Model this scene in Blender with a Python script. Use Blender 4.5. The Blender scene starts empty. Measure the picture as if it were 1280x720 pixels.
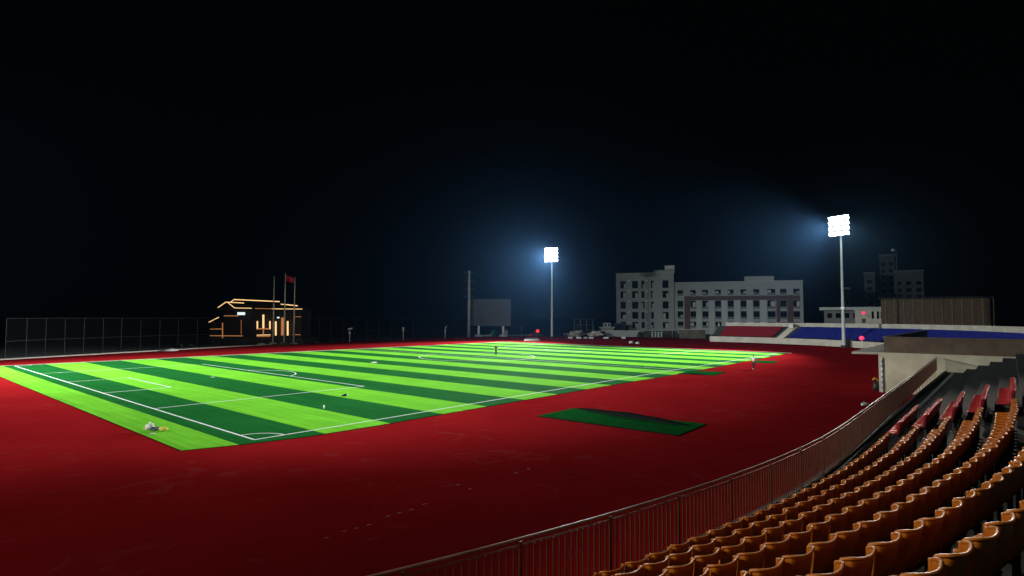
import bpy, bmesh, math, random
from mathutils import Vector, Matrix, noise
random.seed(7)
R=math.radians
sc=bpy.context.scene
col=sc.collection

# ------------------------------------------------------------------ camera (survey of the pitch markings)
CAM=Vector((-13.6405,-29.2034,6.2864)); YAW,PITCH,ROLL,FPX=0.71517,0.05016,0.00135,715.66
fw=Vector((math.cos(PITCH)*math.cos(YAW),math.cos(PITCH)*math.sin(YAW),math.sin(PITCH)))
r0=Vector((math.sin(YAW),-math.cos(YAW),0)); u0=r0.cross(fw)
rt=r0*math.cos(ROLL)+u0*math.sin(ROLL); up=-r0*math.sin(ROLL)+u0*math.cos(ROLL)
cd=bpy.data.cameras.new('camera'); cam=bpy.data.objects.new('camera',cd); col.objects.link(cam)
cd.sensor_width=36; cd.lens=FPX*36/1280; cd.clip_start=.05; cd.clip_end=3000
m=Matrix((rt,up,-fw)).transposed().to_4x4(); m.translation=CAM; cam.matrix_world=m
sc.camera=cam
def ray(px,py): return fw+rt*((px-640)/FPX)-up*((py-360)/FPX)
def gp(px,py,z=0.0):
    d=ray(px,py); t=(z-CAM.z)/d.z; return CAM+d*t
def at(px,py,dep): return CAM+ray(px,py)*dep
def proj(P):
    d=Vector(P)-CAM; w=d.dot(fw)
    if w<.05: return None
    return 640+FPX*d.dot(rt)/w, 360-FPX*d.dot(up)/w, w
HR=Vector((math.sin(YAW),-math.cos(YAW),0)); HF=Vector((math.cos(YAW),math.sin(YAW),0))

# ------------------------------------------------------------------ materials
def nt(name):
    m=bpy.data.materials.new(name); m.use_nodes=True; t=m.node_tree
    return m,t,t.nodes['Principled BSDF']
def mat(name,c,rough=.6,metal=0,var=.15,scale=3,spec=.5,bump=0,bscale=40):
    m,t,b=nt(name)
    tc=t.nodes.new('ShaderNodeTexCoord'); n=t.nodes.new('ShaderNodeTexNoise'); n.inputs['Scale'].default_value=scale; n.inputs['Detail'].default_value=6
    r=t.nodes.new('ShaderNodeValToRGB')
    r.color_ramp.elements[0].position=.3; r.color_ramp.elements[1].position=.7
    r.color_ramp.elements[0].color=[x*(1-var) for x in c]+[1]; r.color_ramp.elements[1].color=[min(1,x*(1+var)) for x in c]+[1]
    t.links.new(tc.outputs['Object'],n.inputs['Vector']); t.links.new(n.outputs['Fac'],r.inputs['Fac']); t.links.new(r.outputs['Color'],b.inputs['Base Color'])
    b.inputs['Roughness'].default_value=rough; b.inputs['Metallic'].default_value=metal; b.inputs['Specular IOR Level'].default_value=spec
    if bump:
        n2=t.nodes.new('ShaderNodeTexNoise'); n2.inputs['Scale'].default_value=bscale; n2.inputs['Detail'].default_value=4
        bp=t.nodes.new('ShaderNodeBump'); bp.inputs['Strength'].default_value=bump; bp.inputs['Distance'].default_value=.02
        t.links.new(tc.outputs['Object'],n2.inputs['Vector']); t.links.new(n2.outputs['Fac'],bp.inputs['Height']); t.links.new(bp.outputs['Normal'],b.inputs['Normal'])
    return m
def emi(name,c,s):
    m,t,b=nt(name); b.inputs['Base Color'].default_value=(*c,1); b.inputs['Emission Color'].default_value=(*c,1); b.inputs['Emission Strength'].default_value=s
    return m
M={}
M['steel']=mat('galvanised steel',(.45,.46,.47),.4,.6,.12,2)
M['mast']=mat('pale painted mast',(.62,.64,.66),.5,.0,.08,1)
M['white']=mat('white paint',(.75,.75,.72),.5,0,.1,2)
M['dark']=mat('dark painted metal',(.03,.032,.034),.5,.3,.2,2)
M['rail']=mat('brown painted rail',(.22,.12,.09),.45,.1,.25,3,.5,.1,30)
M['raildark']=mat('brown painted steel baluster',(.10,.034,.015),.5,.0,.3,4)
M['seat']=mat('orange moulded plastic',(.50,.145,.010),.40,0,.28,4,.5,.06,60)
M['seatred']=mat('red moulded plastic',(.50,.035,.04),.34,0,.16,4,.5,.06,60)
M['bracket']=mat('dark seat bracket',(.05,.05,.05),.5,.5,.2,5)
M['conc']=mat('stained terrace concrete',(.05,.052,.048),.85,0,.35,1.3,.3,.3,25)
M['front']=mat('painted cream concrete wall',(.60,.56,.46),.75,0,.14,.6,.3,.1,8)
M['olive']=mat('ochre rendered wall',(.52,.46,.32),.8,0,.2,.8,.3,.15,12)
M['brown']=mat('brown boarding',(.10,.065,.035),.7,0,.3,1.5)
M['bgrey']=mat('grey facade render',(.42,.45,.44),.85,0,.08,.25,.3)
M['bpale']=mat('pale facade pier render',(.54,.57,.55),.85,0,.08,.25,.3)
M['bbrown']=mat('brown facade tile',(.12,.07,.06),.7,0,.15,.5)
M['glass']=mat('dark window glass',(.004,.005,.005),.6,0,.3,1,.03)
M['reflection']=mat('pale curtain',(.6,.6,.56),.8,0,.15,1)
M['fpost']=mat('grey green post',(.16,.18,.17),.6,.2,.1,2)
M['kerb']=mat('pale kerb stone',(.55,.50,.42),.8,0,.15,1)
M['line']=mat('white turf line',(.80,.85,.78),.8,0,.1,6)
M['ledwarm']=emi('warm led strip',(1,.62,.26),1.2)
M['leddim']=emi('dim amber led strip',(.8,.33,.11),.42)
M['ledwhite']=emi('white lamp lens',(.85,.95,1),1.0)
M['flood']=emi('lit floodlight lens',(.93,.97,1),45)
M['pink']=emi('lit pink lantern',(1,.06,.16),.9)
M['redlamp']=emi('lit red lantern',(1,.03,.03),1.6)
M['flag']=mat('red flag cloth',(.55,.015,.03),.8,0,.1,2)
M['screen']=mat('grey display panel',(.13,.14,.16),.6,0,.05,.6)
M['green']=mat('green tarpaulin',(.04,.28,.14),.7,0,.3,1)
M['bush']=mat('dark leaves',(.05,.075,.03),.8,0,.4,3)
M['bark']=mat('bark',(.10,.07,.05),.9,0,.3,3)
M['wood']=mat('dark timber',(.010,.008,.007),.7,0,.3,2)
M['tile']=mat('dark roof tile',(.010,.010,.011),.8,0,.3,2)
M['skin']=mat('skin',(.45,.28,.19),.6,0,.05,5)
M['hair']=mat('black hair',(.012,.01,.009),.6,0,.1,5)
M['shirtw']=mat('white shirt cloth',(.78,.78,.75),.85,0,.06,8)
M['shirtb']=mat('black cloth',(.012,.012,.014),.9,0,.2,8)
M['shoe']=mat('pale shoe',(.6,.58,.55),.7,0,.1,8)
M['sack']=mat('off white woven plastic',(.70,.70,.62),.7,0,.2,9,.4,.3,30)
M['yellow']=mat('yellow cloth',(.70,.60,.10),.8,0,.2,9,.4,.3,30)
M['blackp']=mat('black plastic',(.015,.015,.015),.5,0,.2,5)
M['orange']=mat('orange cloth',(.7,.32,.03),.8,0,.2,9)
M['turfback']=mat('black turf backing',(.010,.012,.010),1,0,.3,5,0)

def turf_material(name,stripes=True,axis_scale=1.0):
    m,t,b=nt(name); N=t.nodes; L=t.links
    tc=N.new('ShaderNodeTexCoord'); sx=N.new('ShaderNodeSeparateXYZ'); L.new(tc.outputs['Object'],sx.inputs[0])
    n1=N.new('ShaderNodeTexNoise'); n1.inputs['Scale'].default_value=.22; n1.inputs['Detail'].default_value=7; n1.inputs['Roughness'].default_value=.6; L.new(tc.outputs['Object'],n1.inputs['Vector'])
    n2=N.new('ShaderNodeTexNoise'); n2.inputs['Scale'].default_value=35; n2.inputs['Detail'].default_value=4; L.new(tc.outputs['Object'],n2.inputs['Vector'])
    # streaks of brushed pile along the roll direction
    mp=N.new('ShaderNodeMapping'); mp.inputs['Scale'].default_value=(2.2,.07,1); L.new(tc.outputs['Object'],mp.inputs['Vector'])
    n3=N.new('ShaderNodeTexNoise'); n3.inputs['Scale'].default_value=1.5; n3.inputs['Detail'].default_value=5; L.new(mp.outputs[0],n3.inputs['Vector'])
    def math_(op,a,bb=None):
        k=N.new('ShaderNodeMath'); k.operation=op
        for i,v in enumerate((a,bb)):
            if v is None: continue
            if hasattr(v,'type'): L.new(v,k.inputs[i])
            else: k.inputs[i].default_value=v
        return k.outputs[0]
    if stripes:
        w=N.new('ShaderNodeTexNoise'); w.inputs['Scale'].default_value=.8; L.new(tc.outputs['Object'],w.inputs['Vector'])
        wob=math_('MULTIPLY',math_('SUBTRACT',w.outputs['Fac'],.5),.06)
        x=math_('ADD',math_('DIVIDE',math_('ADD',math_('ADD',sx.outputs[0],1.0),wob),4.1708),100.0)
        par=math_('GREATER_THAN',math_('FRACT',math_('MULTIPLY',x,.5)),.5)
    else: par=0.0
    mx=N.new('ShaderNodeMix'); mx.data_type='RGBA'
    mx.inputs[6].default_value=(.011,.120,.022,1) if stripes else (.007,.085,.016,1); mx.inputs[7].default_value=(.165,.54,.032,1)
    if stripes: L.new(par,mx.inputs[0])
    else: mx.inputs[0].default_value=0
    va=math_('ADD',math_('MULTIPLY',n1.outputs['Fac'],.46),.56)
    vb=math_('ADD',math_('MULTIPLY',n2.outputs['Fac'],.8),.27)
    vc=math_('ADD',math_('MULTIPLY',n3.outputs['Fac'],.8),.61)
    v=math_('MULTIPLY',math_('MULTIPLY',va,vb),vc)
    if stripes:   # glued seams between and in the middle of the four metre rolls
        fr_=math_('FRACT',math_('MULTIPLY',x,2.0)); seam=math_('LESS_THAN',fr_,.022)
        v=math_('MULTIPLY',v,math_('SUBTRACT',1.0,math_('MULTIPLY',seam,.28)))
    sc_=N.new('ShaderNodeVectorMath'); sc_.operation='SCALE'; L.new(mx.outputs[2],sc_.inputs[0]); L.new(math_('MULTIPLY',v,1.8),sc_.inputs['Scale'])
    L.new(sc_.outputs[0],b.inputs['Base Color']); b.inputs['Roughness'].default_value=.9; b.inputs['Specular IOR Level'].default_value=.004 if stripes else 0
    pass
    bp=N.new('ShaderNodeBump'); bp.inputs['Strength'].default_value=.7; bp.inputs['Distance'].default_value=.03; L.new(n2.outputs['Fac'],bp.inputs['Height']); L.new(bp.outputs['Normal'],b.inputs['Normal'])
    return m
M['turf']=turf_material('striped artificial turf'); M['turfd']=turf_material('dark artificial turf',False)
def track_material():
    m,t,b=nt('red rubber track'); N=t.nodes; L=t.links
    tc=N.new('ShaderNodeTexCoord')
    a=N.new('ShaderNodeTexNoise'); a.inputs['Scale'].default_value=.12; a.inputs['Detail'].default_value=9; a.inputs['Roughness'].default_value=.65; L.new(tc.outputs['Object'],a.inputs['Vector'])
    c=N.new('ShaderNodeTexNoise'); c.inputs['Scale'].default_value=60; c.inputs['Detail'].default_value=3; L.new(tc.outputs['Object'],c.inputs['Vector'])
    d=N.new('ShaderNodeTexNoise'); d.inputs['Scale'].default_value=.55; d.inputs['Detail'].default_value=8; d.inputs['Distortion'].default_value=1.4; L.new(tc.outputs['Object'],d.inputs['Vector'])
    r=N.new('ShaderNodeValToRGB'); r.color_ramp.elements[0].position=.3; r.color_ramp.elements[1].position=.7
    r.color_ramp.elements[0].color=(.235,.007,.009,1); r.color_ramp.elements[1].color=(.31,.011,.013,1)
    L.new(a.outputs['Fac'],r.inputs['Fac'])
    dr=N.new('ShaderNodeValToRGB'); dr.color_ramp.elements[0].position=.60; dr.color_ramp.elements[1].position=.78
    dr.color_ramp.elements[0].color=(0,0,0,1); dr.color_ramp.elements[1].color=(.22,.22,.22,1); L.new(d.outputs['Fac'],dr.inputs['Fac'])
    mx=N.new('ShaderNodeMix'); mx.data_type='RGBA'; L.new(dr.outputs['Color'],mx.inputs[0]); L.new(r.outputs['Color'],mx.inputs[6]); mx.inputs[7].default_value=(.33,.10,.09,1)
    L.new(mx.outputs[2],b.inputs['Base Color'])
    b.inputs['Roughness'].default_value=.95; b.inputs['Specular IOR Level'].default_value=.0
    bp=N.new('ShaderNodeBump'); bp.inputs['Strength'].default_value=.5; bp.inputs['Distance'].default_value=.01; L.new(c.outputs['Fac'],bp.inputs['Height']); L.new(bp.outputs['Normal'],b.inputs['Normal'])
    return m
M['track']=track_material()

# ------------------------------------------------------------------ geometry helpers
class MB:
    def __init__(s): s.v=[]; s.f=[]
    def add(s,vs,fs):
        n=len(s.v); s.v+= [tuple(v) for v in vs]; s.f+=[tuple(i+n for i in f) for f in fs]; return s
    def box(s,c,size,X=Vector((1,0,0)),Y=Vector((0,1,0)),Z=Vector((0,0,1))):
        c=Vector(c); a,b,d=[q/2 for q in size]
        vs=[c+X*(a*i)+Y*(b*j)+Z*(d*k) for k in(-1,1) for j in(-1,1) for i in(-1,1)]
        return s.add(vs,[(0,2,3,1),(4,5,7,6),(0,1,5,4),(2,6,7,3),(0,4,6,2),(1,3,7,5)])
    def tube(s,pts,rad,n=8,cap=True):
        pts=[Vector(p) for p in pts]; rs=rad if isinstance(rad,(list,tuple)) else [rad]*len(pts)
        vs=[];fs=[]
        ref=None
        for i,p in enumerate(pts):
            t=(pts[min(i+1,len(pts)-1)]-pts[max(i-1,0)]).normalized()
            if ref is None: ref=Vector((0,0,1)) if abs(t.z)<.9 else Vector((1,0,0))
            a=t.cross(ref).normalized(); b=a.cross(t); ref=b
            for k in range(n):
                th=2*math.pi*k/n; vs.append(p+a*(rs[i]*math.cos(th))+b*(rs[i]*math.sin(th)))
        for i in range(len(pts)-1):
            for k in range(n):
                fs.append((i*n+k,i*n+(k+1)%n,(i+1)*n+(k+1)%n,(i+1)*n+k))
        if cap: fs.append(tuple(range(n))[::-1]); fs.append(tuple((len(pts)-1)*n+k for k in range(n)))
        return s.add(vs,fs)
    def prism(s,poly,z0,z1):
        n=len(poly); vs=[(p[0],p[1],z0) for p in poly]+[(p[0],p[1],z1) for p in poly]
        fs=[tuple(range(n))[::-1],tuple(range(n,2*n))]+[(i,(i+1)%n,n+(i+1)%n,n+i) for i in range(n)]
        return s.add(vs,fs)
    def blob(s,c,size,seed=0,amp=.25,seg=14,ring=9,flat=True):
        c=Vector(c);vs=[];fs=[]
        for j in range(ring+1):
            ph=math.pi*j/ring
            for i in range(seg):
                th=2*math.pi*i/seg
                d=Vector((math.sin(ph)*math.cos(th),math.sin(ph)*math.sin(th),math.cos(ph)))
                k=1+amp*noise.noise(d*1.8+Vector((seed*3.1,seed,0)))*2
                p=Vector((d.x*size[0],d.y*size[1],d.z*size[2]))*k
                if flat: p.z=max(p.z,-size[2]*.55)
                vs.append(c+p)
        for j in range(ring):
            for i in range(seg):
                fs.append((j*seg+i,(j+1)*seg+i,(j+1)*seg+(i+1)%seg,j*seg+(i+1)%seg))
        return s.add(vs,fs)
    def mesh(s,name,m,smooth=False):
        me=bpy.data.meshes.new(name); me.from_pydata(s.v,[],s.f); me.validate()
        bm=bmesh.new(); bm.from_mesh(me); bmesh.ops.recalc_face_normals(bm,faces=bm.faces); bm.to_mesh(me); bm.free()
        me.materials.append(m)
        if smooth:
            me.polygons.foreach_set('use_smooth',[True]*len(me.polygons))
        me.update(); return me
    def build(s,name,m,parent=None,smooth=False,bev=0):
        o=bpy.data.objects.new(name,s.mesh(name,m,smooth)); col.objects.link(o)
        if parent is not None:
            o.parent=parent; o.matrix_parent_inverse=Matrix.Translation(-parent.location) if parent.rotation_euler.z==0 else Matrix.Identity(4)
        if bev:
            b=o.modifiers.new('bevel','BEVEL'); b.width=bev; b.segments=2; b.limit_method='ANGLE'
        return o
def tag(o,label=None,cat=None,group=None,kind=None):
    if label: o['label']=label
    if cat: o['category']=cat
    if group: o['group']=group
    if kind: o['kind']=kind
    return o
def thing(name,loc,label,cat,group=None):
    e=bpy.data.objects.new(name,None); e.location=Vector(loc); e.empty_display_size=.3; col.objects.link(e)
    return tag(e,label,cat,group)
def kids(o): return [c for c in bpy.data.objects if c.parent==o]
def Z(v,z): return Vector((v[0],v[1],z))

# ------------------------------------------------------------------ ground, track, turf
bm=MB(); S=1500
bm.add([(-S,-S,-.06),(S,-S,-.06),(S,S,-.06),(-S,S,-.06)],[(0,1,2,3)])
tag(bm.build('ground',mat('dark bare earth',(.045,.045,.035),.95,0,.4,.2)),kind='structure')
red_far=[(-75,34),(-48,55),(-20,71),(0,79.5),(17.8,85.6),(36.4,91.5),(61,97.5),(82,100),(104,99),(125,92),(140,80),(149,62),(150,45),(141,33),(132,29)]
C2=(82.8,23.2)
arc=[(C2[0]+48.6*math.cos(R(a)),C2[1]+48.6*math.sin(R(a))) for a in range(5,-91,-5)]
C1=(5.055,23.185)
arc1=[(C1[0]+48.6*math.cos(R(a)),C1[1]+48.6*math.sin(R(a))) for a in range(-90,-166,-5)]
red=red_far+arc+arc1
bm=MB(); bm.prism(red,-.05,0.0); tag(bm.build('running_track',M['track']),kind='structure')
# pitch
X0,X1,Y0,Y1=-3.284,93.62,-.61,66.08
EDGE=[(X0,.25),(-.8,-.62),(2.25,-1.30),(6.7,-1.52),(11,-1.45),(30,-1.35),(45,-1.5),(60,-1.1),(X1,.1)]
bm=MB(); bm.prism(EDGE+[(X1,Y1),(X0,Y1)],.004,.032); tag(bm.build('football_turf',M['turf']),kind='structure')
bm=MB(); e=.05; bm.prism([(X0-e,.25-e)]+[(x,y-e) for x,y in EDGE[1:-1]]+[(X1+e,.1-e),(X1+e,Y1+e),(X0-e,Y1+e)],.002,.012); tag(bm.build('turf_backing',M['turfback']),kind='structure')
zl=.036
ln=MB()
def lseg(a,b,w=.12):
    a=Vector((*a,zl));b=Vector((*b,zl)); t=(b-a).normalized(); n=Vector((-t.y,t.x,0))*w/2
    ln.add([a-n,b-n,b+n,a+n],[(0,1,2,3)])
def lcirc(c,r,a0,a1,w=.12,n=48):
    vs=[];fs=[]
    for i in range(n+1):
        a=a0+(a1-a0)*i/n
        for q in(-w/2,w/2): vs.append((c[0]+(r+q)*math.cos(a),c[1]+(r+q)*math.sin(a),zl))
    for i in range(n): fs.append((2*i,2*i+1,2*i+3,2*i+2))
    ln.add(vs,fs)
W,Lp=65.47,90.34; h=.06
def end(x0,s):   # one goal end; s=+1 near, -1 far
    X=lambda d: x0+s*d
    lseg((X(h),14.79),(X(16.75+h),14.79)); lseg((X(h),W-14.79),(X(16.75+h),W-14.79)); lseg((X(16.75),14.79+h),(X(16.75),W-14.79-h))
    lseg((X(h),26.8),(X(5.06+h),26.8)); lseg((X(h),W-26.8),(X(5.06+h),W-26.8)); lseg((X(5.06),26.8+h),(X(5.06),W-26.8-h))
    c=(X(13.2),W/2+.3); rr=math.hypot(16.75-13.2,W/2+.3-28.1); a=math.acos((16.75+.06-13.2)/rr)
    lcirc(c,rr,-a if s>0 else math.pi-a,a if s>0 else math.pi+a)
    lcirc((X(11),W/2+.3),.1,0,6.283,.2,12)
end(0,1); end(Lp,-1)
[lseg(a,b) for a,b in zip([(-h,-.05),(8,0),(27,.5),(50,.95)],[(8,0),(27,.5),(50,.95),(Lp+h,1.0)])]; lseg((-h,W),(Lp+h,W)); lseg((0,h),(0,W-h)); lseg((Lp,1.1),(Lp,W-h)); lseg((51,1.05),(51,W-h)) 
lcirc((51,34.2),9.0,0,2*math.pi,.12,72)
for c,a in(((0,0),0),((Lp,0),90),((Lp,W),180),((0,W),270)): lcirc(c,1.6,R(a),R(a+90),.1,14)
tag(ln.build('pitch_markings',M['line']),kind='structure')
# pale kerb along the far sides of the turf
kb=MB()
kb.box(((X0+X1)/2,Y1+.24,.03),(X1-X0+.6,.28,.06)); tag(kb.build('kerb',M['kerb']),kind='structure')
kb=MB(); kb.box((X1+.24,(Y0+Y1)/2+.1,.02),(.28,Y1-Y0-.4,.05)); tag(kb.build('kerb',M['kerb']),kind='structure')
kb=MB()
P=[Vector((*p,0)) for p in red_far[1:7]]
for a,b in zip(P,P[1:]):
    t=(b-a).normalized(); kb.box((a+b)/2+Vector((-t.y,t.x,0))*.25+Vector((0,0,.06)),((b-a).length,.35,.22),t,Vector((-t.y,t.x,0)))
tag(kb.build('kerb',M['kerb']),kind='structure')
# chalk dashes and pale specks on the track
ck=MB()
for px,py in [(430,664),(445,660),(461,656),(485,645),(499,641),(514,637),(531,630),(587,611),(645,591),(661,586),(573,606),(408,672),(1063,477),(1055,483),(1018,537)]:
    p=gp(px,py,.004); w=.16+.08*random.random(); a=R(YAW*57.3-60+random.random()*20); X=Vector((math.cos(a),math.sin(a),0)); Y=Vector((-X.y,X.x,0))
    q=[p+X*w*.5*i+Y*(.022+.012*random.random())*j for i,j in((-1,-.7),(-.2,-1),(1,-.5),(.9,.6),(.1,1),(-.8,.7))]
    ck.add(q,[tuple(range(6))])
tag(ck.build('chalk_marks',mat('chalk',(.30,.07,.065),.9,0,.3,9)),kind='structure')

# ------------------------------------------------------------------ near grandstand
R1=49.574; TR=.7182; RZ=.3169; Z1=2.817; RR=48.551; ZR=3.095; DECK=1.995
cx,cy=C1
XEND=43.0
TH0=-166
def path(Rr,s):  # s<=0: arc angle offset in degrees from -90 ; s>0: metres straight on
    if s<=0:
        a=R(-90+s); return Vector((cx+Rr*math.cos(a),cy+Rr*math.sin(a),0))
    return Vector((cx+s,cy-Rr,0))
def frame(s):   # along, outward
    if s<=0:
        a=R(-90+s); return Vector((-math.sin(a),math.cos(a),0)),Vector((math.cos(a),math.sin(a),0))
    return Vector((1,0,0)),Vector((0,-1,0))
ss=[-76+2*i for i in range(39)]+[2,6,10,14,18,22,26,30,34,XEND-cx]
def sweep(prof,name,m,parent,ss=ss,smooth=False,close=True):
    vs=[];fs=[];n=len(prof)
    for s in ss:
        for rr,z in prof: vs.append(Z(path(rr,s),z))
    for i in range(len(ss)-1):
        for k in range(n if close else n-1): fs.append((i*n+k,i*n+(k+1)%n,(i+1)*n+(k+1)%n,(i+1)*n+k))
    if close: fs.append(tuple(range(n))); fs.append(tuple((len(ss)-1)*n+k for k in range(n))[::-1])
    return MB().add(vs,fs).build(name,m,parent,smooth)
stand=thing('grandstand',Z(path(RR,-20),0),'dark concrete terrace carrying the rows of orange seats in the foreground','grandstand')
prof=[(RR-.02,DECK)]
for k in range(1,15):
    r_=R1+.17+(k-1)*TR; prof+= [(r_,DECK+(k-1)*RZ),(r_,DECK+k*RZ)]
prof+= [(R1+14*TR+3,DECK+14*RZ),(R1+14*TR+3,0),(RR+.2,0),(RR+.2,1.7),(RR-.02,1.7)]
sweep(prof,'terrace',M['conc'],stand)
sweep([(RR-.15,0),(RR+.19,0),(RR+.19,1.69),(RR-.15,1.69)],'front_wall',M['front'],stand)
sweep([(RR-.2,1.70),(RR-.025,1.70),(RR-.025,2.06),(RR-.2,2.06)],'kerb_beam',M['conc'],stand)
gr=MB()
s=-30.0
while s<XEND-cx-1:
    al,ou=frame(s); p=Z(path(RR+.42,s),DECK+.012)
    gr.box(p,(.035,.16,.016),al,ou); s+= (.10/RR*57.3) if s<=0 else .10
gr.build('drain_grating',M['fpost'],stand)
# guard rail in front of the seats
rail=thing('guard_rail',Z(path(RR,-10),DECK),'long brown steel railing with upright balusters curving along the front of the orange seats','railing')
rs=[-40+1.0*i for i in range(41)]+[1.3,8,16,24,32,38]
def rp(s,off,z):
    if s<=0: return Z(path(RR+off,s),z)
    # beyond the bend the rail runs dead straight, edging slightly inward
    return Vector((cx+s,cy-RR-off+max(0,s-1.3)*.018,z))
MB().tube([rp(s,0,ZR) for s in rs],.025,10).build('top_rail',M['rail'],rail,True)
MB().tube([rp(s,0,ZR-.085) for s in rs],.013,8).build('under_rail',M['rail'],rail,True)
MB().tube([rp(s,0,DECK+.13) for s in rs],.018,8).build('bottom_rail',M['raildark'],rail,True)
BAY=1.8; s=-38.0; step=BAY/RR*57.3
bays=[]
while s<0: bays.append((s,s+step)); s+=step
s=bays[-1][1]; s=max(s*RR/57.3,0)
while s<37: bays.append((s,s+BAY)); s+=BAY
for a,b in bays:
    al,ou=frame(a); p=rp(a,0,0)
    MB().box(Z(p,(DECK-.25+ZR)/2-.02),(.05,.022,ZR-DECK+.22),al,ou).build('post',M['raildark'],rail)
    mb=MB(); n=15
    for k in range(1,n):
        q=a+(b-a)*k/n; al,ou=frame(q); p=rp(q,0,0)
        mb.box(Z(p,(DECK+.13+ZR-.085)/2),(.018,.018,ZR-.085-DECK-.13-.03),al,ou)
    mb.build('baluster_panel',M['raildark'],rail)

# ------------------------------------------------------------------ the seat
def seat_shell():
    prof=[]
    # back: from top down, then the bend, then the pan (y forward, z up)
    for i in range(9): t=i/8; prof.append((-.005+.075*t**1.3,.822-.37*t))
    prof+= [(.085,.432),(.112,.412),(.16,.402),(.24,.398),(.32,.402),(.39,.408),(.425,.400),(.44,.375)]
    NP=len(prof)
    def pt(u,j,off=0):
        y,z=prof[j]; back=j<9
        t=min(j/8,1)
        hw=.219-.006*(1-t) if back else .222-.015*max(0,(j-12)/4)
        wing=min(1,max(0,(abs(u)-.84)/.16))**1.4
        y2=y; z2=z
        if back: y2+= (.030+.025*(1-t))*u*u+(.045+.012*(1-t)**2)*wing; z2+= .010*wing*(1-t)**2
        else:
            k=max(0,1-(j-9)/8); y2+= .07*wing*k; z2+= .045*wing*(.35+.65*k)
        if j==0: z2+= .018*u*u-.040*max(0,(abs(u)-.8)/.2)**2
        if j==1: z2+= .012*u*u-.012*max(0,(abs(u)-.8)/.2)**2
        a=prof[max(j-1,0)]; b=prof[min(j+1,NP-1)]; ty,tz=b[0]-a[0],b[1]-a[1]; L=math.hypot(ty,tz); ny,nz=-tz/L,ty/L
        return Vector((u*hw,y2-ny*off,z2-nz*off))
    us=[-1,-.975,-.95,-.925,-.90,-.88,-.86,-.75,-.5,-.25,0,.25,.5,.75,.86,.88,.90,.925,.95,.975,1]; nu=len(us)
    vs=[];fs=[]
    for lay,off in((0,0),(1,.012)):
        for j in range(NP):
            for u in us: vs.append(pt(u,j,off))
    n1=NP*nu
    for j in range(NP-1):
        for i in range(nu-1):
            a=j*nu+i; fs.append((a,a+1,a+nu+1,a+nu)); a+=n1; fs.append((a,a+nu,a+nu+1,a+1))
    border=[(0,i) for i in range(nu)]+[(j,nu-1) for j in range(1,NP)]+[(NP-1,i) for i in range(nu-2,-1,-1)]+[(j,0) for j in range(NP-2,0,-1)]
    B=[j*nu+i for j,i in border]
    for a,b in zip(B,B[1:]+B[:1]): fs.append((a,b,b+n1,a+n1))
    mb=MB().add(vs,fs)
    # rolled rim round the edge
    ring=[ (pt(us[i],j)+pt(us[i],j,.012))/2+Vector((0,-.010,0)) for j,i in border]
    mb.tube(ring+[ring[0]],.0135,6,False)
    return mb
shell_me=seat_shell().mesh('shell',M['seat'],True); shell_red=seat_shell().mesh('shell',M['seatred'],True)
br=MB(); br.box((0,.10,.20),(.05,.05,.40)); br.box((0,.22,.375),(.22,.26,.03)); br.box((0,.10,.012),(.16,.16,.02))
br_me=br.mesh('bracket',M['bracket'])
ORD=['first','second','third','fourth','fifth','sixth','seventh','eighth','ninth','tenth','eleventh','twelfth','thirteenth','fourteenth','fifteenth','sixteenth','seventeenth','eighteenth','nineteenth','twentieth']
ORD+=['twenty-'+o for o in ORD[:9]]+['thirtieth']+['thirty-'+o for o in ORD[:9]]+['fortieth']+['forty-'+o for o in ORD[:9]]+['fiftieth']+['fifty-'+o for o in ORD[:9]]+['sixtieth']
nseat=0
def seat(k,s,red_=False,label=''):
    global nseat
    Rr=R1+(k-1)*TR; al,ou=frame(s); p=Z(path(Rr,s),DECK+(k-1)*RZ)
    q=proj(Z(p,p.z+.8))
    if q is None or q[2]<1.2 or not(-40<q[0]<1330) or q[1]>790: return False
    e=thing('stadium_seat',p,label,'seat','red plastic seats past the aisle of the near stand' if red_ else 'orange plastic seats on the near stand')
    e.rotation_euler=(R(random.uniform(-1.2,1.2)),0,math.atan2(al.y,al.x)+R(random.uniform(-1.5,1.5)))
    for nm,me in(('shell',shell_red if red_ else shell_me),('bracket',br_me)):
        o=bpy.data.objects.new(nm,me); col.objects.link(o); o.parent=e
    nseat+=1; return True
PITCHS=.505; AISLE=2.1
for k in range(1,10):
    Rr=R1+(k-1)*TR; ph=[.0,.15,.32,.1,.25,.4,.2,.05,.3][k-1]
    n=0; j=0
    while j<70:
        d=AISLE-.25-j*PITCHS-ph*.5      # metres along from the bend, aisle first
        s=d if d>0 else d/Rr*57.2958
        if s<-60: break
        lab=f'orange bucket seat, {ORD[j] if j<len(ORD) else "far"} from the aisle in the {ORD[k-1]} row behind the railing'
        seat(k,s,False,lab)
        j+=1
for k in range(1,8):
    for j in range(10):
        d=AISLE+2.3+j*PITCHS
        seat(k,d,True,f'red bucket seat, {ORD[j]} past the aisle in the {ORD[k-1]} row behind the railing')
print('near seats',nseat)

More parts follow.
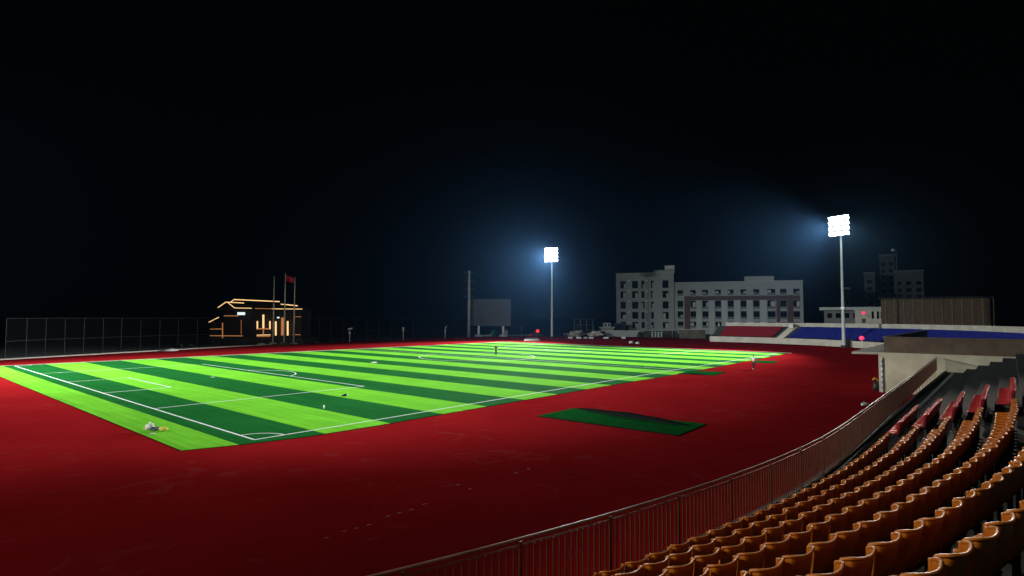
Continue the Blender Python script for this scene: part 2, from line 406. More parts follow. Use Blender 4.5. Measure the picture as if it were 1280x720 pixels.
# ------------------------------------------------------------------ viewing platform (box) on the near stand
pf=thing('viewing_platform',(46,-22.5,0),'ochre walled platform with a pale overhanging slab at the far end of the railing','platform')
MB().prism([(43.4,-20.7),(75,-20.7),(75,-32),(43.4,-32)],0,3.33).build('wall',M['olive'],pf)
MB().prism([(42.8,-18.85),(76,-18.3),(76,-20.69),(43.39,-20.69)],3.15,3.335).build('floor_slab',M['front'],pf,bev=.02)
mb=MB(); mb.prism([(43.5,-21.1),(43.5,-32),(43.72,-32),(43.72,-21.32),(75,-21.32),(75,-21.1)],3.335,4.55); mb.build('parapet',M['brown'],pf)
MB().prism([(43.42,-21.02),(43.42,-32.1),(43.8,-32.1),(43.8,-21.4),(75,-21.4),(75,-21.02)],4.555,4.66).build('coping',M['brown'],pf)
dp=thing('downpipe',(43.3,-20.9,0),'slim pale downpipe with blue bands on the corner of the ochre platform wall','pipe')
MB().tube([(43.3,-20.95,0),(43.3,-20.95,2.9)],.05,8).build('pipe',M['white'],dp,True)
mb=MB(); [mb.tube([(43.3,-20.95,z),(43.3,-20.95,z+.16)],.056,8) for z in (.3,.75,1.2,1.65,2.1,2.5)]; mb.build('band',mat('blue band',(.08,.15,.4),.6),dp)
sk=thing('sack',gp(1095,487),'orange and black bundle slumped against the foot of the platform wall','bundle')
p=gp(1095.5,489)
MB().blob(Z(p,.35),(.22,.26,.5),3,.3).build('black_sack',M['blackp'],sk,True)
MB().tube([Z(p,.95)+HR*-.3,Z(p,1.1)+HR*-.1,Z(p,.95)+HR*.1,Z(p,.55)+HR*.22,Z(p,.1)+HR*.2],[.05,.09,.10,.09,.05],8).build('strap',M['orange'],sk,True)
p=gp(1081,506,.01)
bg=thing('litter',p,'crumpled pale plastic sheet lying on the track beyond the railing bend','litter')
MB().blob(Z(p,.06),(.5,.22,.10),5,.4).build('sheet',M['sack'],bg,True)

# ------------------------------------------------------------------ far grandstand (same bowl, other end)
FC=C2
def fpt(Rr,a,z): return Vector((FC[0]+Rr*math.cos(R(a)),FC[1]+Rr*math.sin(R(a)),z))
def fsweep(prof,a0,a1,name,m,parent,n=40):
    vs=[];fs=[];k=len(prof)
    for i in range(n+1):
        a=a0+(a1-a0)*i/n
        for rr,z in prof: vs.append(fpt(rr,a,z))
    for i in range(n):
        for q in range(k): fs.append((i*k+q,i*k+(q+1)%k,(i+1)*k+(q+1)%k,(i+1)*k+q))
    fs.append(tuple(range(k))); fs.append(tuple(n*k+q for q in range(k))[::-1])
    return MB().add(vs,fs).build(name,m,parent)
def ang_at(px,py,z):
    p=gp(px,py,z); return math.degrees(math.atan2(p.y-FC[1],p.x-FC[0]))
def ang_for(px,Rr,z):
    lo,hi=-70.0,25.0
    for _ in range(50):
        mid=(lo+hi)/2
        if proj(fpt(Rr,mid,z))[0]>px: lo=mid
        else: hi=mid
    return mid
A0,A1=ang_for(887,48.6,.6),-88; AB=ang_for(907,58,4.5)
fs_=thing('far_grandstand',fpt(50,-10,0),'low curved stand with cream walls and red and blue seats below the dormitory block','grandstand')
FD=1.15; FT=.85; FZ=.34; NR=8
prof=[(48.95,FD)]
for k in range(1,NR+1): r_=50.1+k*FT; prof+= [(r_,FD+(k-1)*FZ),(r_,FD+k*FZ)]
prof+= [(57.98,FD+NR*FZ),(57.98,0),(48.95,0)]
fsweep(prof,A0,A1,'terrace',M['conc'],fs_)
fsweep([(48.6,0),(48.94,0),(48.94,1.35),(48.6,1.35)],A0,A1,'front_wall',M['front'],fs_)
fsweep([(58.0,0),(58.3,0),(58.3,4.85),(58.0,4.85)],AB,A1,'back_wall',M['front'],fs_)
aR0,aR1=ang_for(905,53.3,2.6),ang_for(971,53.3,2.6); aB0=ang_for(995,53.3,2.6)
print('angles',A0,AB,aR0,aR1,aB0)
# concrete stair between the seat blocks
st=MB()
am=(aR1+aB0)/2
for k in range(NR*2):
    r_=50.1+FT*.5*k; st.prism([tuple(fpt(r_,am-1.0,0)[:2]),tuple(fpt(r_+FT*.5,am-1.0,0)[:2]),tuple(fpt(r_+FT*.5,am+1.0,0)[:2]),tuple(fpt(r_,am+1.0,0)[:2])],FD,FD+FZ*.5*(k+1)+.02)
st.build('stair',M['front'],fs_)
MB().box(Z(fpt(56,am,0),4.1),(1.6,1.0,.9)).build('stair_head',M['white'],fs_)
hr=MB(); pts=[fpt(49.2,A0-.3,FD+1.0)]+[fpt(50.1+FT*k,A0-.3,FD+FZ*k+1.0) for k in range(NR+1)]
hr.tube(pts,.05,6); hr.tube([Z(pts[0],FD),pts[0]],.05,6); hr.tube([Z(pts[-1],FD+2),pts[-1]],.05,6); hr.build('handrail',M['steel'],fs_)
def seatblock(a0,a1,m,name,label,cat):
    mb=MB()
    for k in range(NR-1):
        Rr=50.1+FT*k+.62; z=FD+FZ*k; n=int(abs(a1-a0)*math.pi/180*Rr/.5)
        for i in range(n+1):
            a=a0+(a1-a0)*i/max(n,1); c=fpt(Rr,a,z); ou=Vector((math.cos(R(a)),math.sin(R(a)),0)); al=Vector((-ou.y,ou.x,0))
            # bent shell: pan, back with forward wings
            vs=[];fs=[]
            for (y,zz) in((-.36,.36),(-.34,.42),(-.02,.40),(.06,.50),(.12,.80)):
                for u in(-1,-.6,.6,1):
                    w=.10 if abs(u)==1 else 0
                    vs.append(c+al*(u*.225)+ou*(y-w*(zz>.45))+Vector((0,0,zz+(w*.4 if zz<.45 else 0)-(.05 if abs(u)==1 and zz>.7 else 0))))
            for j in range(4):
                for q in range(3): fs.append((j*4+q,j*4+q+1,j*4+q+5,j*4+q+4))
            mb.add(vs,fs)
            mb.box(c+ou*-.1+Vector((0,0,.19)),(.05,.05,.38),al,ou)
    o=mb.build(name,m); sm=o.modifiers.new('thick','SOLIDIFY'); sm.thickness=.012
    return tag(o,label,cat,kind='stuff')
M['fred']=mat('far red seat plastic',(.26,.0015,.009),.8,0,.12,2)
M['fblue']=mat('far blue seat plastic',(.004,.013,.22),.8,0,.12,2)
seatblock(aR0,aR1,M['fred'],'red_seats','block of red plastic seats at the left of the far curved stand','seats')
seatblock(aB0,-80,M['fblue'],'blue_seats','long block of blue plastic seats on the far curved stand','seats')
gd=thing('gate',gp(1065,434),'narrow dark gate in the cream front wall of the far stand','gate')
a=ang_at(1065,434,0)
c=fpt(48.5,a,0); ou=Vector((math.cos(R(a)),math.sin(R(a)),0)); al=Vector((-ou.y,ou.x,0))
MB().box(Z(c,.85),(1.3,.1,1.7),al,ou).build('panel',M['dark'],gd); 
mb=MB(); mb.box(Z(c,.87)+al*.70,(.1,.16,1.74),al,ou); mb.box(Z(c,.87)-al*.70,(.1,.16,1.74),al,ou); mb.build('frame',M['olive'],gd)

# ------------------------------------------------------------------ floodlight masts
ctr=Vector((45,30,0))
def mast(base,H,label,wd,tgt,rows=4,ncol=5,collar=8.2,power=0,tgt2=None,power2=None,spot2=None,spot=100,blend=.6,col_=(.93,.98,1.0),extra=None):
    base=Vector(base); t=thing('floodlight_mast',base,label,'floodlight','floodlight masts round the pitch')
    MB().tube([Z(base,0),Z(base,.02),Z(base,H*.5),Z(base,H+.2)],[.36,.36,.27,.18],14).build('pole',M['mast'],t,True)
    MB().tube([Z(base,0),Z(base,.5)],.6,14).build('footing',M['conc'],t)
    MB().box(Z(base,collar),(.8,.8,.35)).build('collar',M['steel'],t)
    d=(Vector(tgt)-base); d.z=0; d.normalize(); s=Vector((-d.y,d.x,0))
    hh=4.4; 
    fr=MB()
    for i in range(rows): fr.box(Z(base,H-hh/2+hh*(i+.5)/rows-.45+hh/2)+d*.3,(.12,wd,.12),d,s)
    fr.box(Z(base,H+hh/2-.1)+d*.12+s*wd*.42,(.1,.1,hh),d,s); fr.box(Z(base,H+hh/2-.1)+d*.12-s*wd*.42,(.1,.1,hh),d,s); fr.box(Z(base,H+hh/2-.1)+d*.02,(.22,.22,hh),d,s)
    fr.build('crossbar_frame',M['steel'],t)
    dn=(Vector((0,0,-1))*.45+d).normalized(); upv=s.cross(dn).normalized()
    if upv.z<0: upv=-upv
    for i in range(rows):
        for j in range(ncol):
            p=Z(base,H+hh*(i+.5)/rows)+d*.55+s*(wd*((j+.5)/ncol-.5))
            f=MB().box(p,(.22,wd/ncol*.92,hh/rows*.78),dn,s,upv).build('floodlight',M['dark'],t)
            MB().box(p+dn*.118,(.012,wd/ncol*.84,hh/rows*.62),dn,s,upv).build('lens',M['flood'],f)
    for k in range(2):
        ld=bpy.data.lights.new('floodlight_beam','SPOT'); lo=bpy.data.objects.new('floodlight_beam',ld); col.objects.link(lo)
        second=k==1 and tgt2 is not None; aim=tgt2 if second else tgt
        ld.energy=power2 if second else power/2; ld.spot_size=R(spot2 if second else spot); ld.spot_blend=blend; ld.shadow_soft_size=.9; ld.color=col_
        lo.location=Z(base,H+hh/2)+d*1.9+s*(k-.5)*wd*.5
        lo.rotation_euler=(Vector(aim)-lo.location).to_track_quat('-Z','Y').to_euler()
        lo.parent=t; lo.matrix_parent_inverse=Matrix.Translation(-t.location)
    if extra:   # added narrow warm spot that brightens the seats, not a unit of the head
        ld=bpy.data.lights.new('floodlight_beam','SPOT'); lo=bpy.data.objects.new('floodlight_beam',ld); col.objects.link(lo)
        ld.energy=extra[1]; ld.spot_size=R(extra[2]); ld.spot_blend=.8; ld.shadow_soft_size=.3; ld.color=(1,.93,.80)
        lo.location=Z(base,H+.6)+(Vector(extra[0])-base).normalized()*2.6+Vector((0,0,1.2))
        lo.rotation_euler=(Vector(extra[0])-lo.location).to_track_quat('-Z','Y').to_euler(); lo.parent=t; lo.matrix_parent_inverse=Matrix.Translation(-t.location)
    return t
mast(gp(690,422.5),22.6,'tall pale floodlight mast with its square head lit, beyond the far end of the pitch',4.1,(64,54,0),power=560000,spot=62,blend=1.0)
mast(gp(1055,434.5),23.2,'tall pale floodlight mast with its head lit, standing before the blue seats',4.4,(48,26,0),power=720000,spot=64,blend=1.0,extra=((3,-28.5,3.3),110000,7.5))
mast((-42,-9,0),23,'floodlight mast beside the left end of the near stand',4.4,(36,36,0),power=140000,spot=60,blend=1.0,tgt2=(40,5,0),power2=145000,spot2=38,extra=((0,-28,2.5),34000,24))
mast((-35,72,0),23,'floodlight mast at the left end of the wire sports fence',4.4,(42,28,0),power=480000,spot=84,blend=1.0)

# ------------------------------------------------------------------ people
def person(base,head,H,label,top,bot,shoe,facing,arms):
    t=thing('person',base,label,'person'); k=H/1.72
    F=Vector((math.cos(facing),math.sin(facing),0)); S=Vector((-F.y,F.x,0))
    def P(x,y,z): return base+(F*x+S*y+Vector((0,0,z)))*k
    def skin(name,chains,m,parent):
        V=[];E=[];Rd=[];idx={}
        for ch in chains:
            prev=None
            for (p,r) in ch:
                key=tuple(round(q,4) for q in p)
                if key not in idx: idx[key]=len(V); V.append(P(*p)); Rd.append(r*k)
                if prev is not None: E.append((prev,idx[key]))
                prev=idx[key]
        me=bpy.data.meshes.new(name); me.from_pydata(V,E,[]); me.materials.append(m)
        o=bpy.data.objects.new(name,me); col.objects.link(o); o.parent=parent; o.matrix_parent_inverse=Matrix.Translation(-parent.location)
        o.modifiers.new('skin','SKIN'); sv=me.skin_vertices[0].data
        for i,r in enumerate(Rd): sv[i].radius=(r,r)
        sv[0].use_root=True
        sb=o.modifiers.new('sub','SUBSURF'); sb.levels=1; sb.render_levels=1
        for q in me.polygons: q.use_smooth=True
        return o
    pel=((0,0,.93),.115)
    ch=[[pel,((0,0,1.1),.115),((0,0,1.28),.13),((0,0,1.42),.10),((0,0,1.50),.048),((.01,0,1.56),.05),((.015,0,1.62),.082),((.012,0,1.68),.072)],
        [((.015,0,1.62),.082),((.095,0,1.60),.014)]]
    for s_,(fx,fs2) in((1,(.06,.02)),(-1,(-.05,0))):
        ch.append([pel,((0,.09*s_,.90),.09),((.02+fx*.3,.10*s_,.50),.058),((fx-.02,.10*s_,.10),.038),((fx-.01,.10*s_,.045),.042),((fx+.15,.11*s_,.03),.032)])
        a=arms[0] if s_>0 else arms[1]
        el=a[0]; wr=a[1]
        ch.append([((0,0,1.42),.10),((0,.17*s_,1.39),.055),((el[0],el[1]*s_,el[2]),.040),((wr[0],wr[1]*s_,wr[2]),.026)])
        hx,hy,hz=wr; pal=(hx+.02,hy*s_,hz-.07)
        ch[-1].append((pal,.028))
        for q in range(4): ch.append([(pal,.028),((pal[0]+.012*(q-1.5)+.01,pal[1],pal[2]-.05-.004*q),.009),((pal[0]+.012*(q-1.5)+.02,pal[1],pal[2]-.085+.004*q),.008)])
        ch.append([(pal,.028),((pal[0]+.035,pal[1],pal[2]-.015),.010),((pal[0]+.05,pal[1],pal[2]-.04),.008)])
    skin('body',ch,M['skin'],t)
    sh=[[((0,0,.94),.135),((0,0,1.1),.138),((0,0,1.28),.150),((0,0,1.41),.118),((0,0,1.46),.07)]]
    tr=[[((0,0,.97),.128),((0,0,.93),.13)]]
    for s_,fx in((1,.06),(-1,-.05)):
        a=arms[0] if s_>0 else arms[1]; el=a[0]
        sh.append([((0,0,1.41),.118),((0,.175*s_,1.39),.070),((el[0]*.8,el[1]*s_*.97,el[2]+.06),.056)])
        tr.append([((0,0,.93),.13),((0,.09*s_,.88),.105),((.02+fx*.3,.10*s_,.50),.075),((fx-.02,.10*s_,.09),.060)])
    skin('shirt',sh,top,t); skin('trousers',tr,bot,t)
    MB().blob(P(-.008,0,1.675),(.098*k,.088*k,.085*k),2,.08,12,8,False).build('hair',M['hair'],t,True)
    for s_,fx in((1,.06),(-1,-.05)):
        MB().blob(P(fx+.06,.105*s_,.045),(.14*k,.055*k,.055*k),1,.05,10,6).build('shoe',shoe,t,True)
    return t
fp=gp(942,461.5); person(Z(fp,0),None,1.74,'person in a white shirt and black trousers standing on the track by the pitch edge',M['shirtw'],M['shirtb'],M['shoe'],R(150),(((.02,.23,1.12),(.12,.22,.90)),((.05,.22,1.14),(.24,.12,1.05))))
fp=gp(620,443.6); person(Z(fp,.033),None,1.62,'person dressed in black standing in the middle of the turf',M['shirtb'],M['shirtb'],M['shirtb'],R(230),(((.0,.22,1.12),(.05,.2,.88)),((.0,.22,1.12),(.05,.2,.88))))

# ------------------------------------------------------------------ loose turf pieces and bits on the ground
def turf_piece(cs,label,ripple=.05,flap=None,name='turf_sheet'):
    cs=[gp(*c) for c in cs]; base=sum(cs,Vector())/4
    t=thing(name,Z(base,0),label,'turf sheet','loose turf sheets on the track')
    n,mn=26,10; vs=[];fs=[]
    for i in range(n+1):
        for j in range(mn+1):
            u,v=i/n,j/mn
            p=(cs[0]*(1-u)+cs[3]*u)*(1-v)+(cs[1]*(1-u)+cs[2]*u)*v
            z=.03+ripple*abs(noise.noise(Vector((p.x*.9,p.y*.9,2))))+(.02 if v>.9 else 0)
            z+= .11*max(0,math.sin(u*33+v*4))*ripple*6*math.exp(-((u-.45)/.28)**2)
            vs.append((p.x+.06*noise.noise(Vector((u*6,v*6,1))),p.y+.06*noise.noise(Vector((u*6,v*6,5))),z))
    for i in range(n):
        for j in range(mn): a=i*(mn+1)+j; fs.append((a,a+1,a+mn+2,a+mn+1))
    o=MB().add(vs,fs).build('pile',M['turfd'],t,True)
    # black backing showing at the rim
    ring=[vs[i*(mn+1)] for i in range(n+1)]+[vs[n*(mn+1)+j] for j in range(1,mn+1)]+[vs[i*(mn+1)+mn] for i in range(n-1,-1,-1)]+[vs[j] for j in range(mn-1,0,-1)]
    mb=MB(); R2=[Vector(v) for v in ring]; c=sum(R2,Vector())/len(R2)
    vv=[];ff=[]
    for p in R2:
        o_=(p-c); o_.z=0; o_.normalize(); vv+= [p+Vector((0,0,-.004)),Vector((p.x+o_.x*.08,p.y+o_.y*.08,.004)),Vector((p.x,p.y,.004))]
    L=len(R2)
    for i in range(L):
        a=i*3; b=((i+1)%L)*3; ff+= [(a,a+1,b+1,b),(a+1,a+2,b+2,b+1)]
    mb.add(vv,ff); mb.build('backing',M['turfback'],t)
    if flap:
        A,B,h_,w_=gp(*flap[0]),gp(*flap[1]),flap[2],flap[3]
        vs=[];fs=[];N=22
        dr=(B-A).normalized(); nn=Vector((-dr.y,dr.x,0))
        if (CAM-A).dot(nn)<0: nn=-nn
        for i in range(N+1):
            u=i/N; p=A.lerp(B,u); e=math.sin(math.pi*min(1,u*1.02))**.6
            hh=h_*e*(.8+.35*noise.noise(Vector((u*5,3,1)))); ww=w_*(e+.05)
            for q in range(7):
                an=math.pi*q/6
                vs.append(p+nn*(ww*math.cos(an)*.5+ww*.15)+Vector((0,0,.05+hh*math.sin(an))))
        for i in range(N):
            for q in range(6): a=i*7+q; fs.append((a,a+1,a+8,a+7))
        MB().add(vs,fs).build('folded_edge',M['turfback'],t,True)
    return t
turf_piece([(672,520.5),(716,511),(882,531),(848,545)],'large dark green turf sheet with a folded black edge lying on the track',.05,((720,511.3),(866,533.5),.30,.75))
turf_piece([(846,467.5),(862,464),(906,465.5),(893,469.5)],'small green turf strip lying on the track against the pitch edge',.03,((852,467),(884,469),.08,.3))
turf_piece([(938,453.3),(945,451),(973,452),(966,454.2)],'thin green turf strip lying beyond the person in the white shirt',.03,None)
bgp=gp(190,538,.032); bag=thing('bag',bgp,'white and black bag lying open on the corner of the turf','bag')
MB().blob(bgp+HR*-.12+Vector((0,0,.17)),(.22,.17,.22),4,.35,18,12).build('white_cloth',M['sack'],bag,True)
MB().blob(bgp+HR*.20+HF*-.1+Vector((0,0,.10)),(.26,.15,.13),9,.3,18,12).build('black_bag',mat('grey black cloth',(.12,.13,.14),.7,0,.9,6),bag,True)
MB().blob(bgp+HR*-.27+HF*.1+Vector((0,0,.22)),(.09,.09,.10),1,.3).build('strap',M['blackp'],bag,True)
MB().blob(bgp+HR*-.36+HF*-.05+Vector((0,0,.12)),(.07,.07,.07),6,.3).build('yellow_glove',M['yellow'],bag,True)
vp=gp(204,538.5,.032); tag(MB().blob(vp+Vector((0,0,.09)),(.20,.16,.13),7,.4,18,12).build('vest',M['yellow'],None,True),'crumpled yellow vest lying beside the white bag on the turf','vest')
wp=gp(191,543,.032); tag(MB().blob(wp+Vector((0,0,.03)),(.13,.06,.03),2,.3).build('paper_scrap',M['white'],None,True),'small white scrap on the turf just in front of the bag','litter')
p=gp(431,495,.032); tag(MB().blob(p+Vector((0,0,.06)),(.26,.14,.09),8,.35).build('dark_cloth',M['blackp'],None,True),'small dark cloth lying on the turf near the penalty area corner','cloth')
p=gp(405,510.5,.032); bt=thing('water_bottle',p,'small white water bottle standing on the dark turf stripe','bottle')
MB().tube([p,p+Vector((0,0,.02)),p+Vector((0,0,.18)),p+Vector((0,0,.23))],[.045,.05,.05,.02],10).build('bottle_body',M['white'],bt,True); MB().tube([p+Vector((0,0,.23)),p+Vector((0,0,.26))],.02,8).build('cap',M['green'],bt)
p=gp(467,453.8,.032); tag(MB().blob(p+Vector((0,0,.06)),(.4,.2,.1),3,.3).build('white_cloth',M['sack'],None,True),'small white cloth lying on a far turf stripe','cloth')

# ------------------------------------------------------------------ far side: fence, flagpoles, pavilion, posts
mesh_m=M['dark']
M['fence']=mat('dull green fence steel',(.030,.036,.034),.7,.0,.1,2)
M['fwire']=mat('dark green chain wire',(.006,.009,.008),.8,.0,.2,2)
def fence(pxs,label,Ht,midz=2.6,off=0):
    pts=[gp(*q) for q in pxs]; t=thing('sports_fence',pts[0],label,'fence')
    for p in pts: MB().tube([p,Z(p,Ht)],.05,6).build('post',M['fence'],t)
    for a,b in zip(pts,pts[1:]):
        MB().tube([Z(a,Ht-.04),Z(b,Ht-.04)],.035,5).build('top_rail',M['fence'],t); MB().tube([Z(a,midz),Z(b,midz)],.03,5).build('middle_rail',M['fence'],t); MB().tube([Z(a,.15),Z(b,.15)],.03,5).build('bottom_rail',M['fence'],t)
        mb=MB(); d=(b-a); L=d.length; d.normalize(); n=int(L/.25)
        for i in range(1,n):
            c=a+d*(L*i/n); mb.box(Z(c,Ht/2),(.012,.012,Ht-.2),d,Vector((-d.y,d.x,0)))
        for i in range(1,int(Ht/.25)):
            mb.box(Z((a+b)/2,i*.25),(L,.012,.012),d,Vector((-d.y,d.x,0)))
        mb.build('wire_mesh',M['fwire'],t)
fence([(6,449),(32,447),(56,445),(80,443.5),(104,442),(128,440.5),(151,439),(175,437.8),(199,436.6),(222,435.6),(246,434.6),(267,434)],'tall dark wire sports fence left of the outlined pavilion',6.0)
fence([(385,429.6),(399,428.9),(413.5,428.2),(428,427.5),(443,426.8),(458,426.2),(473,425.6),(488,425),(502,424.4),(516,423.8),(530,423.2),(543,422.6),(556,422),(569,421.5)],'tall dark wire sports fence right of the flagpoles',6.0)
for i,(px,py,yt,lab) in enumerate([(341,430.4,346,'left bare white flagpole in front of the outlined pavilion'),(355,430.6,342,'tallest white flagpole flying a small red flag'),(367,430.4,347,'right bare white flagpole at the end of the pavilion')]):
    b=gp(px,py); d=proj(b)[2]; top=at(px+.6,yt,d); Ht=top.z
    t=thing('flagpole',b,lab,'flagpole','flagpoles by the outlined pavilion')
    MB().tube([b,Z(b,Ht*.5),Z(b,Ht)],[.17,.14,.10],10).build('pole',M['white'],t,True)
    MB().blob(Z(b,Ht+.08),(.16,.16,.16),0,0,10,8,False).build('finial',M['steel'],t,True)
    MB().prism([(b.x-.6,b.y-.6),(b.x+.6,b.y-.6),(b.x+.6,b.y+.6),(b.x-.6,b.y+.6)],0,.35).build('plinth',M['front'],t)
    if i==1:
        fl=MB(); vs=[];fs=[]
        for a in range(13):
            for c in range(7):
                u,v=a/12,c/6
                vs.append(Z(b,Ht-.35)+HR*(.1+1.75*u)+HF*(.16*math.sin(u*7+v*2))+Vector((0,0,-1.25*v-.55*u**1.5)))
        for a in range(12):
            for c in range(6): k=a*7+c; fs.append((k,k+1,k+8,k+7))
        o=fl.add(vs,fs).build('flag',M['flag'],t,True); s_=o.modifiers.new('t','SOLIDIFY'); s_.thickness=.01
mp=gp(355,431.2); tag(MB().blob(Z(mp,.05),(2.6,1.4,.35),4,.2,20,8).build('planting_bed',M['bush'],None,True),'low planted mound at the foot of the flagpoles','plant bed')
mp=gp(327,431.6); tag(MB().blob(Z(mp,.1),(1.0,.5,.35),7,.2).build('boulder',M['kerb'],None,True),'pale boulder at the track edge under the pavilion','boulder')
mp=gp(212,438.6); tag(MB().blob(Z(mp,.05),(1.5,.6,.28),5,.3).build('sand_heap',M['white'],None,True),'small pale heap on the kerb in front of the left fence','heap')

pv=thing('pavilion',at(320,431,133),'dark pavilion outlined with warm light strips behind the flagpoles','pavilion')
DP=131.0
def pb(x0,x1,y0,y1,d0,d1,name,m):   # box spanning pixels at front depth d0, going back to d1
    a=at(x0,y1,d0); b=at(x1,y1,d0); zt=at((x0+x1)/2,y0,d0).z; zb=max(at((x0+x1)/2,y1,d0).z,0)
    c=(a+b)/2+HF*(d1-d0)/2; return MB().box(Z(c,(zt+zb)/2),((b-a).dot(HR),(d1-d0),zt-zb),HR,HF).build(name,m,pv)
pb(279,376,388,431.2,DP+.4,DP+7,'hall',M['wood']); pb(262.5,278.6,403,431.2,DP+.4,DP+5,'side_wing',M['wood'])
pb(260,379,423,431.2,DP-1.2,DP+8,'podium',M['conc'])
def roof(x0,x1,ye,xr0,xr1,yr,name):
    a=at(x0,ye,DP-.2);b=at(x1,ye,DP-.2);r1=at(xr0,yr,DP+1.5);r2=at(xr1,yr,DP+1.5);dz=Vector((0,0,-.25))
    A,B,C,D=a,b,b+HF*8,a+HF*8; zt=r1.z; E_,F_=Z(r1+HF*2,zt),Z(r2+HF*2,zt)
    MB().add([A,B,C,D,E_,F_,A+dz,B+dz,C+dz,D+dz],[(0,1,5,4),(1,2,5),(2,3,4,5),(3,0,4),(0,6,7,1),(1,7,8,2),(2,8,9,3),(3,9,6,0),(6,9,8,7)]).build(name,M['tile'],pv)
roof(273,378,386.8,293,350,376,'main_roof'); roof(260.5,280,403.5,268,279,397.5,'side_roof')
def strip(p,q,w,m,dep=DP-.35):
    a,b=at(*p,dep),at(*q,dep); MB().tube([a,b],w*.5*dep/FPX,6).build('light_strip',m,pv)
Wm,Dm=M['ledwarm'],M['leddim']
for p,q,w,m_ in [((272.4,384.6),(282.3,377.6),1.0,Wm),((282.3,377.6),(304.9,378.8),1.1,Wm),((288,378),(292.5,374.4),.9,Wm),((292.5,374.4),(349.4,377),1.3,Wm),
  ((285,378.3),(293.2,384.9),.9,Wm),((293.2,384.9),(314.4,385.3),.9,Wm),((318.8,385.6),(340,386),.8,Dm),((340,386),(377.8,386.3),.9,Wm),((351,380.2),(360,381),1.1,Wm),((360,381),(372,382.2),1.3,Wm),
  ((261,402.8),(273.5,396.5),1.0,Wm),((280,394.8),(298,394.8),1.1,Dm),((262.6,411.3),(278.6,411.3),1.1,Dm),((262.6,419.6),(303.4,419.9),1.1,Dm),((278.2,403.5),(278.2,423),1.2,Dm),
  ((321.7,401.4),(321.7,411.6),1.6,Wm),((329.2,393.3),(329.2,410.1),2.2,Wm),((337.4,401.4),(337.4,411.6),1.6,Wm),((321,411),(338,411),1.6,Dm),((329.2,412),(329.2,420.5),1.2,Dm),((321,418.9),(338,418.6),1.0,Wm),((321,420.6),(338,420.4),1.0,Dm),
  ((344.7,401.8),(344.7,419.3),2.0,Wm),((352.2,397),(352.2,419.3),1.6,Dm),((353.9,397),(353.9,419.3),1.4,Dm),((359.6,401.4),(359.6,419.3),2.0,Wm),((366.9,396),(376.4,396),.7,Dm),((365.4,418.4),(375.6,418.4),.8,Dm),
  ((301.5,400),(301.5,418),.5,Dm)]: strip(p,q,w,m_)
a=at(301.5,392,DP-.6); MB().box(a,(1.6,.3,.62),HR,HF).build('wall_lamp',M['ledwhite'],pv)
a=at(347.8,397,DP-.6); MB().box(a,(.45,.2,.3),HR,HF).build('wall_lamp',M['ledwhite'],pv)

for i,(px,py,Ht,lab) in enumerate([(437,427.8,3.3,'white post with a small crosswise speaker on top at the far track edge'),(504,424.6,3.3,'white post with a bulky box head at the far track edge'),(556.5,423.2,3.3,'white post with a bent arm nearest the tall grey pole')]):
    b=gp(px,py); t=thing('equipment_post',b,lab,'post','white posts along the far track edge')
    MB().tube([b,Z(b,Ht*(1 if i else .92))],[.13,.10],8).build('pole',M['white'],t,True)
    if i==0: MB().box(Z(b,Ht)+HR*.1,(1.15,.35,.30),(HR+Vector((0,0,.2))).normalized(),HF,(Vector((0,0,1))-HR*.2).normalized()).build('speaker',M['white'],t,bev=.04); MB().box(Z(b,Ht*.68),(.42,.3,.55),HR,HF).build('control_box',M['white'],t,bev=.03)
    if i==1: MB().box(Z(b,Ht*.86),(.5,.35,1.15),HR,HF).build('control_box',M['white'],t,bev=.05)
    if i==2: MB().tube([Z(b,Ht*.85),Z(b,Ht)+HR*.2,Z(b,Ht+.25)+HR*.55],.11,7).build('arm',M['white'],t); MB().box(Z(b,Ht*.65),(.35,.3,.6),HR,HF).build('control_box',M['white'],t)
# tall pole with thin cross arms
b=gp(586,421.6); d=proj(b)[2]; top=at(586.6,338,d).z
t=thing('cross_arm_pole',b,'tall grey pole with thin cross arms standing left of the grey screen','pole')
MB().tube([b,Z(b,top*.5),Z(b,top)],[.46,.40,.32],10).build('pole',M['mast'],t,True)
for yy,wd in((340,3.6),(351,3.4),(361,3.6),(371,3.4)):
    zz=at(586,yy,d).z; MB().box(Z(b,zz),(wd,.12,.13),HR,HF).build('cross_arm',M['fpost'],t)
# big screen
sd=181.0; s1=at(589,407,sd); s2=at(638,407,sd); zt=at(613,374.3,sd).z; zb=s1.z
cn=(s1+s2)/2; w=(s2-s1).dot(HR)
t=thing('scoreboard',Z(cn,0),'large blank grey screen standing on two legs behind the pitch','screen')
MB().box(Z(cn,(zt+zb)/2),(w,.7,zt-zb),HR,HF).build('panel',M['screen'],t,bev=.05)
fr=MB(); 
for sx_ in(-1,1): fr.box(Z(cn,(zt+zb)/2)+HR*(w/2+.06)*sx_,(.12,.9,zt-zb+.24),HR,HF)
fr.box(Z(cn,zt+.06),(w,.9,.12),HR,HF); fr.box(Z(cn,zb-.06),(w,.9,.12),HR,HF); fr.build('frame',M['fpost'],t)
for px in(598.5,629):
    p=at(px,407,sd); MB().box(Z(p,zb/2-.06),(.7,.6,zb-.14),HR,HF).build('leg',M['steel'],t); MB().box(Z(p,.3),(2.4,1.6,.6),HR,HF).build('footing',M['white'],t,bev=.05)

